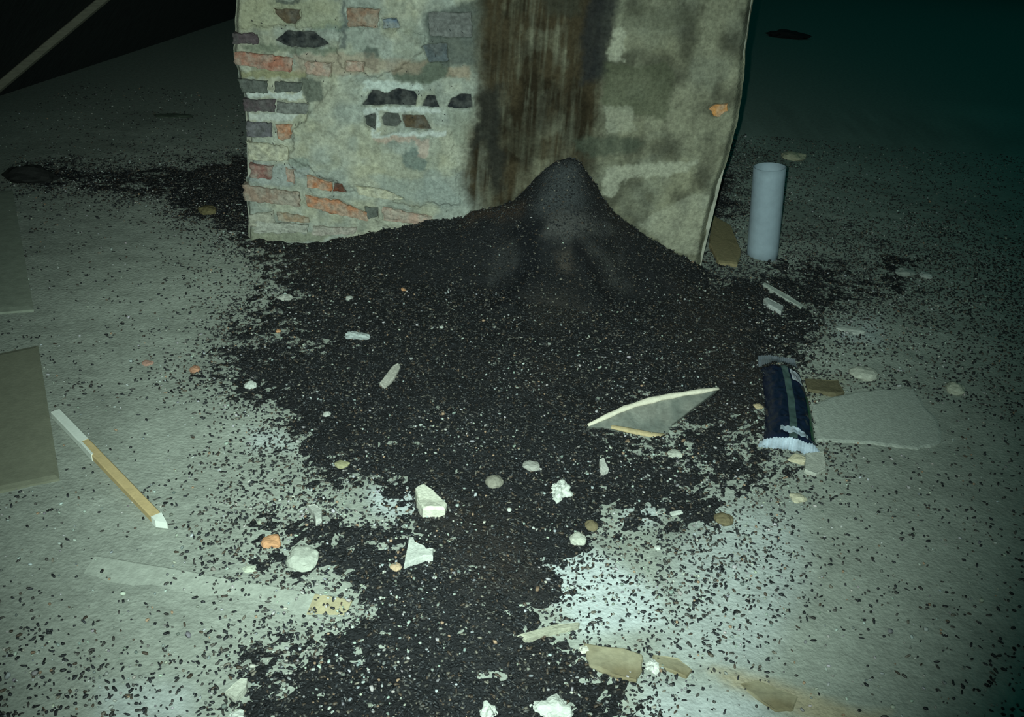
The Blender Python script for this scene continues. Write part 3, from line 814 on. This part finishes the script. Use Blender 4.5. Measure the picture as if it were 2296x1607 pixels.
chip('wood_splinter', [(1708, 634), (1714, 632), (1772, 664), (1802, 684), (1796, 688), (1760, 668)], 0.014, (0.40, 0.42, 0.37), 'long pale wood strip on the right shoulder of the heap', 'wood')
chip('wood_splinter', [(1712, 668), (1720, 666), (1758, 686), (1752, 698), (1722, 682)], 0.014, (0.44, 0.45, 0.42), 'shorter pale wood strip below the long one', 'wood')
chip('mortar_plate', [(1822, 905), (1880, 885), (1960, 872), (2050, 868), (2078, 915), (2106, 942), (2110, 990), (2060, 1006), (1960, 992), (1832, 985)], 0.009, (0.36, 0.375, 0.325), 'flat pale mortar plate on the floor right of the wrapper', 'mortar', jit=0.05, top_jit=0.0)
chip('stone_flake', [(1806, 1015), (1848, 1010), (1852, 1050), (1830, 1062), (1804, 1052)], 0.014, (0.40, 0.40, 0.34), 'squarish grey stone flake below the blue wrapper', 'stone')
chip('wood_scrap', [(1806, 848), (1880, 852), (1894, 878), (1876, 884), (1812, 872)], 0.012, (0.13, 0.11, 0.065), 'dark brown wood slab right of the blue wrapper', 'wood')
chip('wood_scrap', [(1598, 478), (1640, 505), (1662, 560), (1655, 592), (1612, 585), (1590, 545)], 0.02, (0.25, 0.20, 0.11), 'brown board scrap at the right foot of the chimney', 'wood')
M_pl = material('dusty_plank', (0.31, 0.325, 0.275), nscale=45, namt=0.22, bump=0.5, bscale=120)
pn = np.array([0, 0, 1.0]) + PLK_S * PLK_K; pn /= np.linalg.norm(pn)
pmid = (PLK_A + PLK_B) / 2 + PLK_S * PLK_W / 2; pmid[2] = 0
plk = empty('sunken_plank', pmid)
tag(plk, 'dusty plank sunk in the floor at lower left, one edge showing', 'plank')
poff = PLK_S * PLK_W / 2 + np.array([0, 0, -PLK_K * PLK_W / 2]) - pn * PLK_T / 2 - pmid
pe = PLK_A + (PLK_B - PLK_A) * 0.86
bevel_bar('plank_board', PLK_A + poff, pe + poff, PLK_W, PLK_T, pn, M_pl, parent=plk, nseg=14, wob=0.03, seed=1)
bevel_bar('worn_end', pe + poff, PLK_B + poff, PLK_W, PLK_T, pn, material('bare_plank_end', (0.36, 0.31, 0.19), nscale=40, namt=0.25, bump=0.3), parent=plk, nseg=4, wob=0.04, seed=2)
M_pl2 = material('stained_board', (0.29, 0.26, 0.17), nscale=30, namt=0.3, bump=0.4, bscale=60, tint2=(0.17, 0.14, 0.08))
chip('broken_board', [(1308, 1440), (1345, 1446), (1400, 1452), (1442, 1466), (1440, 1500), (1428, 1524), (1380, 1514), (1320, 1490)], 0.02, None, 'tan broken board end between white mortar lumps', 'board', mat=M_pl2, lift=-0.009)
chip('broken_board', [(1462, 1466), (1520, 1474), (1552, 1500), (1540, 1518), (1470, 1490)], 0.016, None, 'brown board scrap right of the tan board end', 'board', mat=M_pl2, lift=-0.008)
chip('broken_board', [(1160, 1424), (1240, 1400), (1302, 1394), (1300, 1404), (1240, 1416), (1180, 1432)], 0.014, (0.34, 0.33, 0.25), 'narrow dusty lath above the tan board end', 'board')
chip('broken_board', [(1655, 1530), (1700, 1524), (1790, 1560), (1780, 1590), (1740, 1592), (1690, 1560)], 0.010, None, 'brown stained strip of board at the lower right', 'board', mat=M_pl2, lift=-0.004)
M_brd = material('dark_fibre_board', (0.19, 0.19, 0.135), nscale=40, namt=0.15, bump=0.2)
chip('fibre_board', [(-260, 842), (85, 772), (133, 1070), (-260, 1150)], 0.014, None, 'dark flat board at the left edge beside the stick', 'board', jit=0.0, top_jit=0.0, mat=M_brd, step=40)
M_brd2 = material('grey_fibre_board', (0.26, 0.28, 0.22), nscale=40, namt=0.2, bump=0.2)
chip('fibre_board', [(-260, 440), (28, 425), (75, 692), (-260, 720)], 0.010, None, 'grey dusty board further back at the left edge', 'board', jit=0.0, top_jit=0.0, mat=M_brd2, step=40)

# ------------------------------------------------------------------ curved tile shard
SH = [(1318, 955), (1365, 933), (1400, 917), (1440, 904), (1480, 894), (1530, 885), (1570, 879), (1610, 873), (1590, 888), (1560, 910), (1535, 930), (1508, 950), (1492, 984), (1450, 978), (1400, 966), (1360, 958)]
pc0 = surf_pt(1430, 968)
bt = math.radians(24)
sn = np.array([0.10, -math.sin(bt), math.cos(bt)]); sn /= np.linalg.norm(sn)
sp0 = np.array([pc0[0], pc0[1], float(surf(pc0[0], pc0[1])) + 0.006])
shard = empty('tile_shard', sp0)
tag(shard, 'broken tile shard with a pale curved upper edge, sticking out of the heap', 'tile shard')
ring = np.array([plane_pt(*q, sp0, sn) for q in resample(SH, 14)])
M_sh = material('dusty_tile', (0.13, 0.14, 0.12), nscale=40, namt=0.4, tint2=(0.19, 0.19, 0.16))
prism('tile_body', ring, sn, 0.016, M_sh, shard, sp0, bev=0.002, jit=0.02, inset=0.03)
def tube(name, pts, rads, mat, parent, origin, seg=8, flat=1.0, up=(0, 0, 1)):
    pts = [np.asarray(p, float) for p in pts]; V = []; Fc = []
    for i, p in enumerate(pts):
        d = pts[min(i + 1, len(pts) - 1)] - pts[max(i - 1, 0)]; d = d / np.linalg.norm(d)
        s = np.cross(d, up); s /= np.linalg.norm(s); n = np.cross(s, d)
        for k in range(seg):
            a = 2 * math.pi * k / seg
            V.append(p + rads[i] * (s * math.cos(a) + n * flat * math.sin(a)) - np.asarray(origin))
    for i in range(len(pts) - 1):
        for k in range(seg): Fc.append((i * seg + k, i * seg + (k + 1) % seg, (i + 1) * seg + (k + 1) % seg, (i + 1) * seg + k))
    Fc.append(tuple(range(seg - 1, -1, -1))); Fc.append(tuple((len(pts) - 1) * seg + k for k in range(seg)))
    return make_mesh(name, V, Fc, mat, parent=parent)
arc = [plane_pt(q[0], q[1] - 1, sp0, sn) + sn * 0.002 for q in SH[:8]]
arc = [arc[0] + (arc[1] - arc[0]) * 0] + [a for i in range(7) for a in (arc[i] * 0.5 + arc[i + 1] * 0.5, arc[i + 1])]
M_rim = material('fresh_broken_edge', (0.66, 0.60, 0.47), nscale=80, namt=0.2)
tube('broken_edge', arc, [(0.005 + 0.005 * math.sin(math.pi * (i + 1.0) / (len(arc) + 1))) * (0.8 + 0.4 * ((i * 7) % 5) / 4) for i in range(len(arc))], M_rim, shard, sp0, seg=7, flat=0.8)
low = [plane_pt(q[0], q[1], sp0, sn) + sn * 0.001 for q in [(1370, 957), (1400, 963), (1430, 969), (1460, 975), (1490, 977)]]
tube('worn_edge', low, [0.008, 0.011, 0.012, 0.012, 0.010], material('worn_tile_edge', (0.46, 0.36, 0.20), nscale=60, namt=0.25), shard, sp0, seg=7, flat=0.5)

# ------------------------------------------------------------------ painted stick
sa_ = surf_pt(128, 938); sb_ = surf_pt(368, 1187)
sa_[2] = float(surf(sa_[0], sa_[1])) + 0.014; sb_[2] = float(surf(sb_[0], sb_[1])) + 0.012
stick = empty('stick', ((sa_ + sb_) / 2) - np.array([0, 0, 0.012]))
tag(stick, 'wooden stick with white painted ends lying on the floor at left', 'stick')
SO = np.array(stick.location)
up = np.array([0, 0, 1.0]); dd = sb_ - sa_
M_stw = material('bare_stick_wood', (0.54, 0.40, 0.20), nscale=40, namt=0.15, bump=0.15)
M_stp = material('white_stick_paint', (0.72, 0.74, 0.66), rough=0.6, nscale=40, namt=0.08, bump=0.1)
def sbar(name, t0, t1, w, th, mat, off=0.0):
    o = bevel_bar(name, sa_ + dd * t0 - SO, sa_ + dd * t1 - SO, w, th, up, mat, parent=stick, b=0.12, nseg=4)
    return o
sbar('bare_wood', 0.02, 0.955, 0.0225, 0.018, M_stw)
sbar('white_paint', 0.0, 0.30, 0.0235, 0.019, M_stp)
# the paint runs on along one side
d_, s_, n_ = bar_verts(sa_, sb_, 1, 1, up)
o = bevel_bar('white_paint', sa_ + dd * 0.29 + s_ * (0.0085) - SO, sa_ + dd * 0.42 + s_ * 0.0095 - SO, 0.006, 0.0195, up, M_stp, parent=stick, nseg=3)
tip = np.array([sa_ + dd * 0.945 + s_ * v + n_ * w for v in (-0.0118, 0.0118) for w in (-0.0095, 0.0095)] + [sa_ + dd * 1.01 - s_ * 0.006 + n_ * w for w in (-0.009, 0.006)] + [sa_ + dd * 0.975 + s_ * 0.011 + n_ * w for w in (-0.009, 0.009)]) - SO
bm = bmesh.new(); [bm.verts.new(v) for v in tip]; bmesh.ops.convex_hull(bm, input=bm.verts)
me = bpy.data.meshes.new('white_tip'); bm.to_mesh(me); bm.free(); me.materials.append(M_stp)
o = bpy.data.objects.new('white_tip', me); COL.objects.link(o); o.parent = stick

# ------------------------------------------------------------------ foil wrapper
wa = surf_pt(1768, 1008); wb_ = surf_pt(1747, 826)
wz = float(surf(*((wa + wb_) / 2)[:2]))
wa = floor_pt(1770, 1012, wz + 0.008); wb_ = floor_pt(1745, 822, wz + 0.008)
wl = np.linalg.norm(wb_ - wa); wd = (wb_ - wa) / wl; ws = np.array([wd[1], -wd[0], 0]); ws /= np.linalg.norm(ws)
wc = (wa + wb_) / 2; wc[2] = wz
ww = 100 * scale_at(wc)
wrap = empty('wrapper', wc)
tag(wrap, 'crumpled dark blue foil snack wrapper with silver ends at the right', 'wrapper')
M_foil = material('blue_foil_print', (0.012, 0.018, 0.042), rough=0.30, nscale=30, namt=0.3, bump=0.35, bscale=45, bdist=0.01, metal=0.25, spec=0.6)
M_sil = material('silver_foil', (0.66, 0.74, 0.84), rough=0.30, nscale=40, namt=0.3, bump=0.4, bscale=60, bdist=0.006, metal=0.4, spec=0.6)
M_fin = material('grey_seam_foil', (0.10, 0.15, 0.14), rough=0.35, nscale=30, namt=0.2, bump=0.3, bscale=50, metal=0.4)
M_grn = material('green_edge_print', (0.015, 0.08, 0.035), rough=0.35, nscale=30, namt=0.2, bump=0.2, bscale=50, metal=0.2)
def whalf(t):       # half width along the wrapper, t 0 (near end) .. 1
    return ww / 2 * (1.02 - 0.12 * t + 0.14 * math.exp(-((t - 0.0) / 0.12) ** 2))
def wtop(s, t):     # s -1..1 across
    e = min(t, 1 - t); k = min(1.0, e / 0.09)
    k = k * k * (3 - 2 * k)
    b = max(0.0, 1 - abs(s) ** 2.6) ** 0.7
    wr = 0.006 * (mnoise.noise(Vector((s * 2.2, t * 9, 3.1)))) + 0.005 * mnoise.noise(Vector((s * 5, t * 22, 9.2)))
    return 0.004 + 0.027 * b * (0.15 + 0.85 * k) + wr * (0.3 + 0.7 * b)
def wpt(s, t, lift=0.0):
    bend = 0.012 * math.sin(t * 3.0)
    return wa + wd * (t * wl) + ws * (s * whalf(t) + bend) + np.array([0, 0, 1.0]) * (wtop(s, t) + lift - 0.008) - wc
def wsheet(name, s0, s1, t0, t1, ns, nt_, lift, mat, parent, bottom=False, fn=None):
    V = []; Fc = []
    for j in range(nt_ + 1):
        for i in range(ns + 1):
            s = s0 + (s1 - s0) * i / ns; t = t0 + (t1 - t0) * j / nt_
            p = wpt(s, t, lift)
            if fn is not None: p = p + fn(s, t)
            V.append(p)
    m = ns + 1
    for j in range(nt_):
        for i in range(ns): Fc.append((j * m + i, j * m + i + 1, (j + 1) * m + i + 1, (j + 1) * m + i))
    if bottom:
        n0 = len(V)
        for j in range(nt_ + 1):
            for i in range(ns + 1):
                q = np.array(V[j * m + i]); q[2] = min(q[2], 0.001) - 0.0005; V.append(q)
        for j in range(nt_):
            for i in range(ns): Fc.append((n0 + j * m + i, n0 + (j + 1) * m + i, n0 + (j + 1) * m + i + 1, n0 + j * m + i + 1))
        for j in range(nt_):
            for i in (0, ns): Fc.append((j * m + i, (j + 1) * m + i, n0 + (j + 1) * m + i, n0 + j * m + i))
        for i in range(ns):
            for j in (0, nt_): Fc.append((j * m + i, j * m + i + 1, n0 + j * m + i + 1, n0 + j * m + i))
    return make_mesh(name, V, Fc, mat, parent=parent)
body = wsheet('wrapper_body', -1, 1, 0.06, 0.94, 26, 60, 0.0, M_foil, wrap, bottom=True)
wsheet('fin_seal', -0.08, 0.22, 0.07, 0.95, 5, 50, 0.0022, M_fin, wrap)
wsheet('green_edge', 0.80, 0.985, 0.12, 0.62, 4, 26, 0.0012, M_grn, wrap)
zig = lambda s, t: np.array([0, 0, 0.0018 * math.sin(s * 60)])
wsheet('end_seal', -1.06, 1.04, 0.0, 0.065, 60, 4, 0.003, M_sil, wrap, fn=zig)
wsheet('end_seal', -1.12, 0.75, 0.93, 1.02, 60, 4, 0.012, material('dull_silver_foil', (0.26, 0.28, 0.31), rough=0.4, nscale=40, namt=0.2, bump=0.4, bscale=60, metal=0.6), wrap, fn=lambda s, t: np.array([0, 0, 0.0018 * math.sin(s * 60) + 0.16 * (t - 0.93)]))
wsheet('silver_crease', -0.42, 0.62, 0.13, 0.19, 16, 5, 0.0045, M_sil, wrap, fn=lambda s, t: wd * (-0.055 * (s + 0.42) * wl / 1.0 * 0.9) + np.array([0, 0, 0.002 * math.sin(s * 30)]))
M_bar = material('white_barcode_label', (0.62, 0.64, 0.68), rough=0.6, namt=0.05, bump=0)
M_ink = material('black_ink', (0.03, 0.03, 0.05), rough=0.6, namt=0.05, bump=0)
skew = lambda s, t: wd * (-0.05 * (s - 0.4) * wl)
lab = wsheet('barcode_label', 0.30, 0.80, 0.74, 0.88, 8, 6, 0.003, M_bar, wrap, fn=skew)
for k in range(9):
    s0 = 0.345 + k * 0.045
    wsheet('barcode_bar', s0, s0 + (0.022 if k % 3 else 0.012), 0.76, 0.865, 1, 6, 0.0042, M_ink, lab, fn=skew)

# ------------------------------------------------------------------ translucent upright cylinder in place of a blurred pale streak
pb_ = floor_pt(1709, 572, 0.0)
tp = plane_pt(1726, 374, pb_, np.array([0, -1.0, 0]))
ax = (tp - pb_); hl = np.linalg.norm(ax); ax /= hl
pr_ = 33 * scale_at(pb_)
e1 = np.cross(ax, [0, 1, 0]); e1 /= np.linalg.norm(e1); e2 = np.cross(ax, e1)
cylinder = empty('pale_cylinder', pb_)
tag(cylinder, 'pale bluish white translucent cylinder standing upright right of the chimney', 'cylinder')
def tube_wall(name, h0, h1, ro, ri, mat, segs=40, rows=8):
    V = []; Fc = []
    prof = [(ro, h0 + (h1 - h0) * i / rows) for i in range(rows + 1)] + [(ri, h1 - (h1 - h0) * i / rows) for i in range(rows + 1)]
    m = len(prof)
    for k in range(segs):
        a = 2 * math.pi * k / segs
        for r, hh in prof: V.append(ax * hh + (e1 * math.cos(a) + e2 * math.sin(a)) * r)
    for k in range(segs):
        for j in range(m):
            Fc.append((k * m + j, k * m + (j + 1) % m, ((k + 1) % segs) * m + (j + 1) % m, ((k + 1) % segs) * m + j))
    return make_mesh(name, V, Fc, mat, parent=cylinder)
M_cylinder = material('frosted_bluish_white', (0.42, 0.50, 0.56), rough=0.6, nscale=30, namt=0.12, bump=0.0, alpha=0.62)
tube_wall('cylinder_wall', -0.01, hl, pr_, pr_ - 0.004, M_cylinder)
